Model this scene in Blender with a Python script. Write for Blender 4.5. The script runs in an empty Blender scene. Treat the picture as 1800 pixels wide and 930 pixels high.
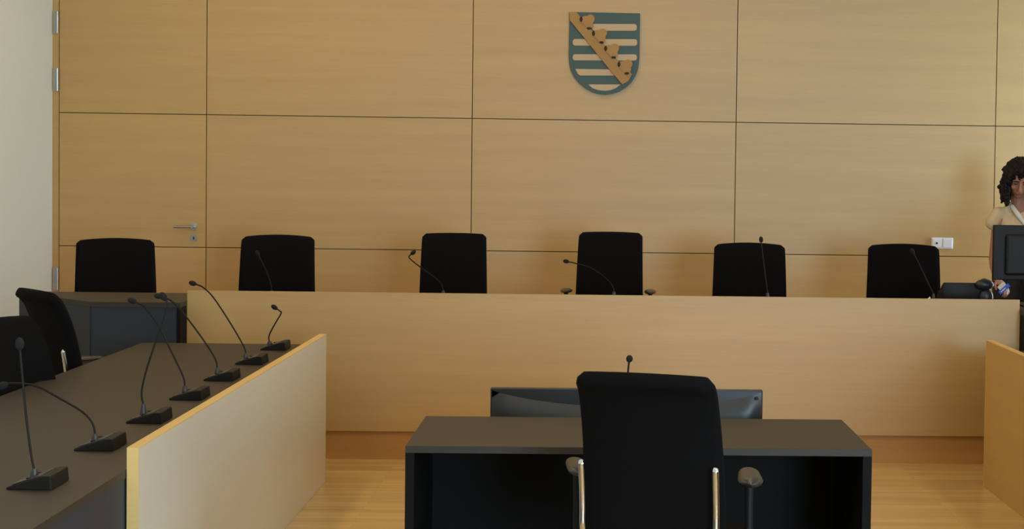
import bpy, bmesh, math, random
from mathutils import Vector, Matrix, noise

# ------------------------------------------------------------------ camera
F_PX, PX, PY = 2900.0, 1131.0, 404.0          # focal length and principal point of the 1800 x 930 frame
YAW, PITCH, ROLL = math.radians(1.80), math.radians(1.95), 0.0135
EYE = Vector((0.0, 0.0, 1.66))
scene = bpy.context.scene
col = scene.collection
FWD = Vector((math.sin(YAW) * math.cos(PITCH), math.cos(YAW) * math.cos(PITCH), -math.sin(PITCH)))
R0 = Vector((math.cos(YAW), -math.sin(YAW), 0.0))
U0 = R0.cross(FWD)
RIGHT = R0 * math.cos(ROLL) + U0 * math.sin(ROLL)
UP = U0 * math.cos(ROLL) - R0 * math.sin(ROLL)
cam_data = bpy.data.cameras.new('camera')
cam = bpy.data.objects.new('camera', cam_data)
col.objects.link(cam)
mw = Matrix.Identity(4)
for i in range(3):
    mw[i][0], mw[i][1], mw[i][2], mw[i][3] = RIGHT[i], UP[i], -FWD[i], EYE[i]
cam.matrix_world = mw
cam_data.sensor_fit = 'HORIZONTAL'
cam_data.sensor_width = 36.0
cam_data.lens = F_PX / 1800.0 * 36.0
cam_data.shift_x = (900.0 - PX) / 1800.0
cam_data.shift_y = (PY - 465.0) / 1800.0
cam_data.clip_end = 200.0
scene.camera = cam

# ------------------------------------------------------------------ world, exposure
world = bpy.data.worlds.new('world')
scene.world = world
world.use_nodes = True
wn = world.node_tree.nodes
bg = wn['Background']
bg.inputs[0].default_value = (0.55, 0.72, 1.0, 1.0)
bg.inputs[1].default_value = 1.0
scene.view_settings.view_transform = 'Standard'
scene.view_settings.look = 'None'
scene.view_settings.gamma = 1.0
scene.view_settings.use_curve_mapping = False
scene.view_settings.exposure = 0.0

# room limits
XL, XR, YB, YF, ZC = -3.99, 5.0, -5.0, 12.36, 4.2
WIN_Z = (0.06, 3.3)
SIDE_WINDOWS = [(-1.8, 0.1), (0.8, 2.7), (11.5, 12.25)]
REAR_WINDOWS = [(2.2, 4.85)]
DAY = (0.64, 0.83, 1.0)
SIDE_POWER, REAR_POWER = 330.0, 760.0
FILL_LAMP_POWER, FILL_LAMP_COLOR = 15.0, (1.0, 0.71, 0.36)  # warm fill from the added, unseen downlights
FILL_LAMPS = [(x, y) for x in (-2.4, 0.5, 3.4) for y in (0.6, 3.4, 6.2, 8.4)] + [(-2.4, 10.6), (-0.2, 10.6)]


def window_light(name, loc, rot, sx, sz, power):
    d = bpy.data.lights.new(name, 'AREA')
    d.shape = 'RECTANGLE'
    d.size, d.size_y = sx, sz
    d.energy = power
    d.color = DAY
    o = bpy.data.objects.new(name, d)
    o.location = loc
    o.rotation_euler = rot
    col.objects.link(o)


for (a, b) in SIDE_WINDOWS:       # daylight outside each window of the right wall
    window_light('daylight', (XR + 0.34, (a + b) / 2, sum(WIN_Z) / 2), (0, math.radians(90), 0), WIN_Z[1] - WIN_Z[0], b - a, SIDE_POWER * (b - a) / 2 * (1.9 if a > 10 else 1.0))
for (a, b) in REAR_WINDOWS:       # daylight outside each window of the rear wall
    window_light('daylight', ((a + b) / 2, YB - 0.34, sum(WIN_Z) / 2), (math.radians(90), 0, 0), b - a, WIN_Z[1] - WIN_Z[0], REAR_POWER)


# ------------------------------------------------------------------ pixel helpers
def ray(px, py):
    return (RIGHT * ((px - PX) / F_PX) + UP * ((PY - py) / F_PX) + FWD).normalized()


def at_y(px, py, Y):
    d = ray(px, py)
    return EYE + d * ((Y - EYE.y) / d.y)


def at_z(px, py, Z):
    d = ray(px, py)
    return EYE + d * ((Z - EYE.z) / d.z)


# ------------------------------------------------------------------ materials
def new_mat(name):
    m = bpy.data.materials.new(name)
    m.use_nodes = True
    return m, m.node_tree.nodes, m.node_tree.links, m.node_tree.nodes['Principled BSDF']


def plain(name, color, rough=0.5, metal=0.0, bump=0.0, bump_scale=300.0, var=0.06, spec=0.5, var_scale=6.0, coat=0.0):
    m, n, l, p = new_mat(name)
    tc = n.new('ShaderNodeTexCoord')
    nz = n.new('ShaderNodeTexNoise')
    nz.inputs['Scale'].default_value = var_scale
    nz.inputs['Detail'].default_value = 4
    l.new(tc.outputs['Object'], nz.inputs['Vector'])
    mx = n.new('ShaderNodeMix')
    mx.data_type = 'RGBA'
    mx.inputs[6].default_value = tuple(c * (1 - var) for c in color) + (1,)
    mx.inputs[7].default_value = tuple(min(1, c * (1 + var)) for c in color) + (1,)
    l.new(nz.outputs['Fac'], mx.inputs[0])
    l.new(mx.outputs[2], p.inputs['Base Color'])
    p.inputs['Roughness'].default_value = rough
    p.inputs['Metallic'].default_value = metal
    p.inputs['Specular IOR Level'].default_value = spec
    p.inputs['Coat Weight'].default_value = coat
    if bump:
        nb = n.new('ShaderNodeTexNoise')
        nb.inputs['Scale'].default_value = bump_scale
        l.new(tc.outputs['Object'], nb.inputs['Vector'])
        b = n.new('ShaderNodeBump')
        b.inputs['Strength'].default_value = bump
        b.inputs['Distance'].default_value = 0.002
        l.new(nb.outputs['Fac'], b.inputs['Height'])
        l.new(b.outputs['Normal'], p.inputs['Normal'])
    return m


def wood(name, dark, light, grain=(0.35, 0.35, 9.0), rough=0.4, coat=0.0, coat_rough=0.2, spec=0.5, contrast=(0.3, 0.7)):
    """Veneer: long soft bands across the board and a fine fibre on top; a slight tone shift per board."""
    m, n, l, p = new_mat(name)
    tc = n.new('ShaderNodeTexCoord')
    oi = n.new('ShaderNodeObjectInfo')
    add = n.new('ShaderNodeVectorMath')
    add.operation = 'MULTIPLY_ADD'
    comb = n.new('ShaderNodeCombineXYZ')
    for k in range(3):
        l.new(oi.outputs['Random'], comb.inputs[k])
    add.inputs[1].default_value = (23.0, 17.0, 31.0)
    l.new(comb.outputs[0], add.inputs[0])
    l.new(tc.outputs['Object'], add.inputs[2])
    mp = n.new('ShaderNodeMapping')
    mp.inputs['Scale'].default_value = grain
    l.new(add.outputs[0], mp.inputs['Vector'])
    n1 = n.new('ShaderNodeTexNoise')
    n1.inputs['Scale'].default_value = 1.0
    n1.inputs['Detail'].default_value = 5
    n1.inputs['Roughness'].default_value = 0.55
    n1.inputs['Distortion'].default_value = 0.3
    l.new(mp.outputs[0], n1.inputs['Vector'])
    mp2 = n.new('ShaderNodeMapping')
    mp2.inputs['Scale'].default_value = tuple(g * 12 for g in grain)
    l.new(add.outputs[0], mp2.inputs['Vector'])
    n2 = n.new('ShaderNodeTexNoise')
    n2.inputs['Scale'].default_value = 1.0
    n2.inputs['Detail'].default_value = 3
    l.new(mp2.outputs[0], n2.inputs['Vector'])
    mx = n.new('ShaderNodeMix')
    mx.inputs[0].default_value = 0.3
    l.new(n1.outputs['Fac'], mx.inputs[2])
    l.new(n2.outputs['Fac'], mx.inputs[3])
    cr = n.new('ShaderNodeValToRGB')
    cr.color_ramp.elements[0].position, cr.color_ramp.elements[1].position = contrast
    cr.color_ramp.elements[0].color = tuple(dark) + (1,)
    cr.color_ramp.elements[1].color = tuple(light) + (1,)
    l.new(mx.outputs[0], cr.inputs[0])
    hs = n.new('ShaderNodeHueSaturation')
    mr = n.new('ShaderNodeMapRange')
    mr.inputs[3].default_value, mr.inputs[4].default_value = 0.96, 1.04
    l.new(oi.outputs['Random'], mr.inputs[0])
    l.new(mr.outputs[0], hs.inputs['Value'])
    l.new(cr.outputs[0], hs.inputs['Color'])
    l.new(hs.outputs[0], p.inputs['Base Color'])
    p.inputs['Roughness'].default_value = rough
    p.inputs['Specular IOR Level'].default_value = spec
    p.inputs['Coat Weight'].default_value = coat
    p.inputs['Coat Roughness'].default_value = coat_rough
    p.inputs['Coat IOR'].default_value = 1.7
    return m


M = {}
M['veneer'] = wood('maple_veneer', (0.455, 0.25, 0.042), (0.535, 0.315, 0.062), rough=0.52, coat=1.0, coat_rough=0.56, spec=1.0)
M['veneer_sheen'] = wood('maple_veneer_sheen', (0.57, 0.56, 0.48), (0.63, 0.62, 0.54), grain=(0.35, 0.35, 5.0), rough=0.42, coat=1.0, coat_rough=0.42, spec=1.0)  # grey-white window sheen put into the maple colour
M['edge'] = wood('solid_maple_edge', (0.70, 0.47, 0.17), (0.78, 0.54, 0.21), grain=(0.8, 0.8, 20.0), rough=0.4)
M['plinth'] = wood('oak_plinth', (0.46, 0.225, 0.06), (0.55, 0.285, 0.085), grain=(0.5, 0.5, 16.0), rough=0.45)
M['white_wall'] = plain('white_plaster', (0.73, 0.76, 0.68), 0.85, bump=0.15, bump_scale=140, var=0.01)
M['ceiling'] = plain('white_ceiling', (0.72, 0.71, 0.69), 0.9, var=0.01)
M['joint'] = plain('dark_joint', (0.16, 0.11, 0.05), 0.9)
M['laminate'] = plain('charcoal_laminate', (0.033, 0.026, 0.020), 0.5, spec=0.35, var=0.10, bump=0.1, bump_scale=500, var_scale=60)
M['laminate_sky_tint'] = plain('charcoal_laminate_sky_tint', (0.021, 0.028, 0.042), 0.5, spec=0.35, var=0.08, var_scale=40)  # charcoal laminate with blue daylight mixed into its colour
M['laminate_shade'] = plain('charcoal_laminate_shade', (0.0065, 0.006, 0.006), 0.6, spec=0.1, var=0.08, var_scale=40)  # the same charcoal laminate, darkened to paint in the desk interior's shade
M['fabric'] = plain('black_fabric', (0.005, 0.0048, 0.0054), 0.95, bump=0.3, bump_scale=900, var=0.15, spec=0.08, var_scale=200)
M['plastic'] = plain('black_plastic', (0.009, 0.009, 0.010), 0.5, spec=0.25, var=0.05)
M['plastic_gloss'] = plain('glossy_black_plastic', (0.020, 0.021, 0.024), 0.36, var=0.05)
M['mic'] = plain('mic_metal_black', (0.012, 0.010, 0.008), 0.5, spec=0.15, var=0.05)
M['mic_plate'] = plain('mic_dark_plate', (0.035, 0.028, 0.025), 0.35, spec=0.5, var=0.05)
M['foam'] = plain('black_foam', (0.008, 0.008, 0.008), 0.95, bump=0.5, bump_scale=1200)
M['chrome'] = plain('polished_chrome', (0.72, 0.71, 0.69), 0.16, 1.0, var=0.02)
M['steel'] = plain('brushed_steel', (0.50, 0.50, 0.49), 0.33, 1.0, var=0.04)
M['white_plastic'] = plain('white_plastic', (0.78, 0.80, 0.84), 0.35, var=0.01)
M['paper'] = plain('white_paper', (0.80, 0.79, 0.76), 0.8, var=0.01)
M['teal'] = plain('teal_enamel', (0.040, 0.085, 0.082), 0.5, var=0.12, var_scale=14)
M['gold'] = plain('gold_paint', (0.40, 0.215, 0.055), 0.55, var=0.10, var_scale=16)
M['bar_wood'] = plain('pale_rose_wood', (0.56, 0.40, 0.235), 0.5, var=0.06, var_scale=14)
M['hole'] = plain('dark_recess', (0.03, 0.022, 0.012), 0.8)
M['skin'] = plain('skin', (0.40, 0.19, 0.125), 0.5, var=0.05, var_scale=20)
M['lips'] = plain('lips', (0.32, 0.10, 0.085), 0.45)
M['eye_dark'] = plain('eye_dark', (0.03, 0.02, 0.015), 0.3)
M['hair'] = plain('black_hair', (0.011, 0.008, 0.008), 0.6, spec=0.2, bump=0.8, bump_scale=90, var=0.3, var_scale=40)
M['cream'] = plain('cream_cotton', (0.66, 0.53, 0.36), 0.85, bump=0.15, bump_scale=40, var=0.04)
M['white_cotton'] = plain('white_cotton', (0.80, 0.79, 0.78), 0.85, var=0.02)
M['trouser'] = plain('black_trousers', (0.012, 0.012, 0.014), 0.85, var=0.1)
M['blue'] = plain('bright_blue', (0.03, 0.10, 0.75), 0.4, var=0.05)
M['screen'] = plain('screen_dark', (0.01, 0.011, 0.014), 0.12, var=0.02)


def floor_material():
    """Narrow parquet strips, laid along the bench, lacquered."""
    m, n, l, p = new_mat('parquet_floor')
    tc = n.new('ShaderNodeTexCoord')
    br = n.new('ShaderNodeTexBrick')
    br.inputs['Scale'].default_value = 1.0
    br.inputs['Brick Width'].default_value = 1.1
    br.inputs['Row Height'].default_value = 0.07
    br.inputs['Mortar Size'].default_value = 0.0008
    br.inputs['Mortar Smooth'].default_value = 0.3
    br.offset = 0.37
    br.inputs['Color1'].default_value = (0.56, 0.37, 0.15, 1)
    br.inputs['Color2'].default_value = (0.66, 0.46, 0.20, 1)
    br.inputs['Mortar'].default_value = (0.36, 0.21, 0.07, 1)
    l.new(tc.outputs['Object'], br.inputs['Vector'])
    mp = n.new('ShaderNodeMapping')
    mp.inputs['Scale'].default_value = (1.2, 30.0, 1.0)
    l.new(tc.outputs['Object'], mp.inputs['Vector'])
    nz = n.new('ShaderNodeTexNoise')
    nz.inputs['Scale'].default_value = 1.0
    nz.inputs['Detail'].default_value = 4
    l.new(mp.outputs[0], nz.inputs['Vector'])
    mx = n.new('ShaderNodeMix')
    mx.data_type = 'RGBA'
    mx.blend_type = 'OVERLAY'
    mx.inputs[0].default_value = 0.25
    l.new(br.outputs['Color'], mx.inputs[6])
    l.new(nz.outputs['Fac'], mx.inputs[7])
    l.new(mx.outputs[2], p.inputs['Base Color'])
    p.inputs['Roughness'].default_value = 0.26
    p.inputs['Coat Weight'].default_value = 0.3
    p.inputs['Coat Roughness'].default_value = 0.12
    return m


M['floor'] = floor_material()


def glass_material():
    m, n, l, p = new_mat('window_glass')
    out = n['Material Output']
    tr = n.new('ShaderNodeBsdfTransparent')
    tr.inputs[0].default_value = (0.93, 0.96, 0.97, 1)
    gl = n.new('ShaderNodeBsdfGlossy')
    gl.inputs['Roughness'].default_value = 0.02
    fr = n.new('ShaderNodeFresnel')
    fr.inputs['IOR'].default_value = 1.45
    mix = n.new('ShaderNodeMixShader')
    l.new(fr.outputs[0], mix.inputs[0])
    l.new(tr.outputs[0], mix.inputs[1])
    l.new(gl.outputs[0], mix.inputs[2])
    l.new(mix.outputs[0], out.inputs['Surface'])
    return m


M['glass'] = glass_material()


# ------------------------------------------------------------------ mesh helpers
class MB:
    """Collects shapes for ONE mesh object."""
    def __init__(self):
        self.v, self.f = [], []

    def add(self, verts, faces):
        o = len(self.v)
        self.v += [tuple(v) for v in verts]
        self.f += [tuple(i + o for i in f) for f in faces]
        return self

    def box(self, x0, x1, y0, y1, z0, z1):
        v = [(x, y, z) for z in (z0, z1) for y in (y0, y1) for x in (x0, x1)]
        return self.add(v, [(0, 2, 3, 1), (4, 5, 7, 6), (0, 1, 5, 4), (2, 6, 7, 3), (0, 4, 6, 2), (1, 3, 7, 5)])

    def prism_z(self, pts, z0, z1):
        n = len(pts)
        v = [(x, y, z0) for x, y in pts] + [(x, y, z1) for x, y in pts]
        f = [tuple(range(n - 1, -1, -1)), tuple(range(n, 2 * n))]
        f += [(i, (i + 1) % n, n + (i + 1) % n, n + i) for i in range(n)]
        return self.add(v, f)

    def prism_y(self, pts, y0, y1):
        """pts (x, z) counter-clockwise seen from -y; y0 is the front (smaller y)."""
        n = len(pts)
        v = [(x, y0, z) for x, z in pts] + [(x, y1, z) for x, z in pts]
        f = [tuple(range(n)), tuple(range(2 * n - 1, n - 1, -1))]
        f += [(i, n + i, n + (i + 1) % n, (i + 1) % n) for i in range(n)]
        return self.add(v, f)

    def tube(self, path, rad, sides=10, cap=True):
        P = [Vector(p) for p in path]
        if not isinstance(rad, (list, tuple)):
            rad = [rad] * len(P)
        n = len(P)
        tang = []
        for i in range(n):
            t = (P[min(i + 1, n - 1)] - P[max(i - 1, 0)])
            tang.append(t.normalized())
        ref = Vector((0, 0, 1)) if abs(tang[0].z) < 0.9 else Vector((1, 0, 0))
        a = tang[0].cross(ref).normalized()
        verts = []
        for i in range(n):
            a = (a - tang[i] * a.dot(tang[i])).normalized()
            b = tang[i].cross(a)
            for k in range(sides):
                w = 2 * math.pi * k / sides
                verts.append(P[i] + (a * math.cos(w) + b * math.sin(w)) * rad[i])
        faces = []
        for i in range(n - 1):
            for k in range(sides):
                k2 = (k + 1) % sides
                faces.append((i * sides + k, i * sides + k2, (i + 1) * sides + k2, (i + 1) * sides + k))
        if cap:
            faces.append(tuple(range(sides - 1, -1, -1)))
            faces.append(tuple((n - 1) * sides + k for k in range(sides)))
        return self.add(verts, faces)

    def ellipsoid(self, c, r, seg=14, rings=9, rot=None):
        c = Vector(c)
        verts, faces = [], []
        for i in range(rings + 1):
            th = math.pi * i / rings
            for k in range(seg):
                ph = 2 * math.pi * k / seg
                p = Vector((r[0] * math.sin(th) * math.cos(ph), r[1] * math.sin(th) * math.sin(ph), r[2] * math.cos(th)))
                if rot is not None:
                    p = rot @ p
                verts.append(c + p)
        for i in range(rings):
            for k in range(seg):
                k2 = (k + 1) % seg
                faces.append((i * seg + k, (i + 1) * seg + k, (i + 1) * seg + k2, i * seg + k2))
        return self.add(verts, faces)

    def mesh(self, name, smooth=False, bevel=0.0, seg=2):
        me = bpy.data.meshes.new(name)
        bm = bmesh.new()
        vs = [bm.verts.new(v) for v in self.v]
        for f in self.f:
            try:
                bm.faces.new([vs[i] for i in f])
            except ValueError:
                pass
        bmesh.ops.remove_doubles(bm, verts=bm.verts, dist=1e-6)
        if bevel:
            bmesh.ops.bevel(bm, geom=[e for e in bm.edges if e.calc_face_angle(0) > 0.5], offset=bevel, segments=seg,
                            profile=0.5, affect='EDGES', clamp_overlap=True)
        bmesh.ops.recalc_face_normals(bm, faces=bm.faces)
        if smooth:
            for f in bm.faces:
                f.smooth = True
            for e in bm.edges:
                if len(e.link_faces) == 2 and e.calc_face_angle(0) > 0.7:
                    e.smooth = False
        bm.to_mesh(me)
        bm.free()
        return me

    def build(self, name, mat, parent=None, smooth=False, bevel=0.0, seg=2, loc=None):
        return link(name, self.mesh(name, smooth, bevel, seg), mat, parent, loc)


def link(name, me, mat, parent=None, loc=None):
    if mat is not None and not me.materials:
        me.materials.append(mat)
    o = bpy.data.objects.new(name, me)
    col.objects.link(o)
    if parent is not None:
        o.parent = parent
    if loc is not None:
        o.location = loc
    return o


def tag(o, label, cat, group=None):
    o['label'] = label
    o['category'] = cat
    if group:
        o['group'] = group
    return o


def thing(name, label, cat, loc=(0, 0, 0), rz=0.0, group=None):
    o = bpy.data.objects.new(name, None)
    o.empty_display_size = 0.1
    col.objects.link(o)
    o.location = loc
    o.rotation_euler = (0, 0, rz)
    return tag(o, label, cat, group)


def structure(o):
    o['kind'] = 'structure'
    return o


def spline(pts, n=8):
    """Catmull-Rom through the points."""
    P = [Vector(p) for p in pts]
    out = []
    for i in range(len(P) - 1):
        p0, p1, p2, p3 = P[max(i - 1, 0)], P[i], P[i + 1], P[min(i + 2, len(P) - 1)]
        for k in range(n):
            t = k / n
            out.append(0.5 * ((2 * p1) + (p2 - p0) * t + (2 * p0 - 5 * p1 + 4 * p2 - p3) * t * t + (3 * p1 - p0 - 3 * p2 + p3) * t ** 3))
    out.append(P[-1])
    return out


# ================================================================== the room
POD = 0.163                                    # height of the podium
Y_POD = 9.47                                   # its front
structure(MB().box(XL, XR, YB, YF, -0.1, 0).build('floor', M['floor']))
structure(MB().box(XL - 0.2, XR + 0.2, YB - 0.2, YF + 0.2, ZC, ZC + 0.15).build('ceiling', M['ceiling']))
structure(MB().box(XL - 0.2, XL, YB - 0.2, YF + 0.2, -0.1, ZC).build('wall_left', M['white_wall']))


def pierced_wall(name, along, lo, hi, p0, p1, holes):
    mb = MB()

    def b(a0, a1, z0, z1):
        if along == 'y':
            mb.box(p0, p1, a0, a1, z0, z1)
        else:
            mb.box(a0, a1, p0, p1, z0, z1)
    cur = lo
    for (a, c) in holes:
        b(cur, a, -0.1, ZC)
        b(a, c, -0.1, WIN_Z[0])
        b(a, c, WIN_Z[1], ZC)
        cur = c
    b(cur, hi, -0.1, ZC)
    return structure(mb.build(name, M['white_wall']))


pierced_wall('wall_right', 'y', YB, YF + 0.2, XR, XR + 0.25, SIDE_WINDOWS)
pierced_wall('wall_rear', 'x', XL, XR + 0.25, YB - 0.25, YB, REAR_WINDOWS)
wi = 0
for along, holes in (('y', SIDE_WINDOWS), ('x', REAR_WINDOWS)):
    for (a, c) in holes:
        wi += 1
        m, (z0, z1), t = (a + c) / 2, WIN_Z, 0.06

        def wb(mb, a0, a1, q0, q1, za, zb):
            return mb.box(XR + q0, XR + q1, a0, a1, za, zb) if along == 'y' else mb.box(a0, a1, YB - q1, YB - q0, za, zb)
        fr = MB()
        for (a0, a1, za, zb) in ((a, a + t, z0, z1), (c - t, c, z0, z1), (a + t, c - t, z0, z0 + t), (a + t, c - t, z1 - t, z1), (m - t / 2, m + t / 2, z0 + t, z1 - t)):
            wb(fr, a0, a1, 0.10, 0.17, za, zb)
        w = structure(fr.build('window_%d' % wi, M['white_plastic']))
        for (a0, a1) in ((a + t, m - t / 2), (m + t / 2, c - t)):
            wb(MB(), a0, a1, 0.13, 0.138, z0 + t, z1 - t).build('pane', M['glass'], w)

# ---- warm fill downlights, added unseen above the frame
LAMP_RING = None
for k, (x, y) in enumerate(FILL_LAMPS):
    lm = thing('fill_lamp', 'round warm fill downlight, added unseen in the white ceiling', 'lamp', (x, y, ZC), 0.0, 'added ceiling fill downlights')
    if LAMP_RING is None:
        LAMP_RING = MB().tube([(0, 0, -0.001), (0, 0, -0.02)], [0.17, 0.16], 24).mesh('rim', True)
        LAMP_DISC = MB().tube([(0, 0, -0.02), (0, 0, -0.024)], [0.135, 0.13], 24).mesh('diffuser', True)
    link('rim', LAMP_RING, M['white_plastic'], lm)
    link('diffuser', LAMP_DISC, M['white_plastic'], lm)
    d = bpy.data.lights.new('downlight', 'AREA')
    d.shape, d.size, d.energy, d.color = 'DISK', 0.25, FILL_LAMP_POWER, FILL_LAMP_COLOR
    lo = bpy.data.objects.new('downlight', d)
    lo.location = (x, y, ZC - 0.03)
    col.objects.link(lo)

# ---- panelled far wall: dark carcass with separate veneer boards
wall_back = structure(MB().box(XL - 0.2, XR + 0.25, YF, YF + 0.2, -0.1, ZC).build('wall_back', M['joint']))
Y_PAN = YF - 0.022
gap = 0.0032
xj = [at_y(363.0, 250, Y_PAN).x, at_y(830.0, 210, Y_PAN).x, at_y(1294.0, 214, Y_PAN).x, at_y(1750.0, 220, Y_PAN).x, XR]
zj = [POD, 0.5 * (at_y(364, 434.5, Y_PAN).z + at_y(1740, 452, Y_PAN).z), 0.5 * (at_y(364, 201, Y_PAN).z + at_y(1740, 222, Y_PAN).z)]
zj += [zj[2] + (zj[2] - zj[1]), ZC]
for i in range(4):
    for k in range(4):
        bx = MB().box(-(xj[i + 1] - xj[i]) / 2 + gap, (xj[i + 1] - xj[i]) / 2 - gap, 0, 0.022, gap, zj[k + 1] - zj[k] - gap)
        bx.build('panel', M['veneer'], wall_back, loc=((xj[i] + xj[i + 1]) / 2, Y_PAN, zj[k]))

# ---- tall flush door in the left corner
x_frame0, x_leaf0, x_leaf1 = XL, at_y(104.0, 300, Y_PAN).x, xj[0]
door = structure(MB().box(x_frame0, x_leaf0 - 0.003, Y_PAN - 0.004, YF, POD, ZC).build('door_1', M['veneer']))
for k in range(4):
    MB().box(-(x_leaf1 - x_leaf0) / 2 + gap * .6, (x_leaf1 - x_leaf0) / 2 - gap, 0, 0.022, gap, zj[k + 1] - zj[k] - gap).build(
        'panel', M['veneer'], door, loc=((x_leaf0 + x_leaf1) / 2, Y_PAN, zj[k]))
for (py0, py1) in ((20, 59), (120, 160), (470, 509)):
    a, b = at_y(99, py1, Y_PAN).z, at_y(99, py0, Y_PAN).z
    hx = x_leaf0 - 0.012
    h = MB().tube([(hx, Y_PAN - 0.014, a), (hx, Y_PAN - 0.014, b)], 0.010, 12).build('hinge', M['steel'], door, smooth=True)
    MB().box(hx - 0.030, hx - 0.004, Y_PAN - 0.008, Y_PAN - 0.003, a, b).build('hinge_plate', M['steel'], h)
hp = at_y(341, 398.5, Y_PAN)
lp = at_y(341, 418.5, Y_PAN)
hd = MB().tube([(hp.x, Y_PAN - 0.060, hp.z), (hp.x - 0.045, Y_PAN - 0.062, hp.z), (hp.x - 0.135, Y_PAN - 0.062, hp.z)], 0.0095, 12)
hd.tube([(hp.x, Y_PAN, hp.z), (hp.x, Y_PAN - 0.068, hp.z)], 0.011, 12)
handle = hd.build('door_handle', M['steel'], door, smooth=True)
MB().tube([(hp.x, Y_PAN, hp.z), (hp.x, Y_PAN - 0.009, hp.z)], 0.026, 24).build('rosette', M['steel'], handle, smooth=True)
lk = MB().tube([(lp.x, Y_PAN, lp.z), (lp.x, Y_PAN - 0.009, lp.z)], 0.026, 24).build('lock_rosette', M['steel'], door, smooth=True)
MB().box(lp.x - 0.004, lp.x + 0.004, Y_PAN - 0.013, Y_PAN - 0.009, lp.z - 0.012, lp.z + 0.010).build('key_slot', M['hole'], lk)

# ---- podium
structure(MB().box(XL, XR, Y_POD, YF, 0.0, POD).build('podium', M['plinth']))
structure(MB().box(XL, XL + 0.012, YB, Y_POD, 0.0, 0.07).build('baseboard_left', M['plinth']))

# ================================================================== the judges' bench
Y_BENCH = 9.445
ZB = 0.5 * (at_y(330, 511, Y_BENCH).z + at_y(1790, 527, Y_BENCH).z)
XB0, XB1 = at_y(329, 560, Y_BENCH).x, at_y(1792, 560, Y_BENCH).x
ZD = 0.903                                     # bench worktop
bench = thing('judges_bench', 'long maple judges bench with a plain veneered front on the podium', 'bench', ((XB0 + XB1) / 2, Y_BENCH, 0.0))
bw = (XB1 - XB0) / 2
MB().box(-bw, bw, 0, 0.024, POD + 0.002, ZB).build('front_panel', M['veneer'], bench)
MB().box(-bw, bw, 0.024, 0.72, ZD - 0.03, ZD).build('desk_top', M['laminate'], bench)
for s in (-1, 0, 1):
    MB().box(s * bw * 0.96 - 0.015, s * bw * 0.96 + 0.015, 0.05, 0.56, POD + 0.001, ZD - 0.03).build('support', M['laminate_sky_tint'], bench)
# charcoal end desks, each with a 45 degree outer corner
for s, nm in ((-1, 'charcoal corner desk joining the bench beside the flush door'), (1, 'charcoal corner desk joining the bench in front of the standing woman')):
    xi = XB0 - 0.001 if s < 0 else XB1 + 0.001
    yf = 9.29
    w1 = 0.50
    pts = [(0, 0), (s * w1, 0), (s * (w1 + 0.62), 0.62), (s * (w1 + 0.62), 0.72), (0, 0.72)]
    if s < 0:
        pts = pts[::-1]
    d = thing('corner_desk', nm, 'desk', (xi, yf, 0.0))
    MB().prism_z(pts, ZD - 0.028, ZD).build('desk_top', M['laminate'], d)
    pf = [(s * 0.02, 0.006), (s * (w1 - 0.004), 0.006), (s * (w1 - 0.012), 0.026), (s * 0.02, 0.026)]
    MB().prism_z(pf if s > 0 else pf[::-1], 0.0, ZD - 0.028).build('front_skirt', M['laminate_sky_tint'], d)
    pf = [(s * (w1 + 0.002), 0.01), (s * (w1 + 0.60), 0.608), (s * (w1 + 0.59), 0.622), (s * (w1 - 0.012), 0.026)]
    MB().prism_z(pf if s > 0 else pf[::-1], 0.0, ZD - 0.028).build('corner_skirt', M['laminate_sky_tint'], d)
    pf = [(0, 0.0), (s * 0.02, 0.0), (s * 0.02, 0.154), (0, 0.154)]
    MB().prism_z(pf if s > 0 else pf[::-1], 0.0, ZD - 0.028).build('side_panel', M['laminate_shade'], d)

# ================================================================== long side tables and their screens
ZT, ZS = 0.722, 0.79
xs = at_z(572, 848, 0.0).x
ys1 = at_z(572, 848, 0.0).y
ys0 = at_z(234, 787, ZS).y
th = 0.036
xr = at_z(1728, 854, 0.0).x
yr1 = at_z(1728, 854, 0.0).y


def side_table(s, xf, y0, y1, depth, label):
    t = thing('side_table', label, 'table', (xf, y0, 0.0))
    L = y1 - y0
    X = lambda v: s * v

    def bx(a, b, c, d, e, f):
        return MB().box(min(X(a), X(b)), max(X(a), X(b)), c, d, e, f)
    bx(0, depth, 0, L, ZT - 0.026, ZT).build('table_top', M['laminate'], t)
    bx(0.003, 0.023, 0.004, L - 0.004, 0.0, ZT - 0.026).build('front_skirt', M['laminate_sky_tint'], t)
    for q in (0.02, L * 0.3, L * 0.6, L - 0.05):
        bx(0.023, depth - 0.06, q, q + 0.03, 0.0, ZT - 0.026).build('support_panel', M['laminate_sky_tint'], t)
    return t


x_back = at_z(0, 697, ZT).x
side_table(-1, xs - th - 0.002, 2.6, 8.86, (xs - th) - x_back, 'long charcoal table carrying seven gooseneck microphones behind the screen with painted sheen')
side_table(1, xr + th + 0.002, 2.6, 8.9, 0.95, 'long charcoal table hidden behind the golden maple screen')


def screen(s, xf, y0, y1, face, label):
    t = thing('privacy_screen', label, 'screen', (xf, y0, 0.0))
    a, b = (xf - xf, s * th)
    lo, hi = min(a, b), max(a, b)
    e = 0.004
    MB().box(lo + e * 0.2, hi - e * 0.2, e, y1 - y0 - e, 0.001, ZS - e).build('board', M[face], t)
    MB().box(lo, hi, 0, y1 - y0, ZS - e, ZS).build('top_edge', M['edge'], t)
    MB().box(lo, hi, 0, e, 0.001, ZS - e).build('end_edge', M['edge'], t)
    MB().box(lo, hi, y1 - y0 - e, y1 - y0, 0.001, ZS - e).build('end_edge', M['edge'], t)
    return t


screen(-1, xs, ys0, ys1, 'veneer_sheen', 'maple privacy screen with painted window sheen in front of the long table with the microphones')
screen(1, xr, ys0, yr1, 'veneer', 'golden maple privacy screen across the aisle from the microphone table')

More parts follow.
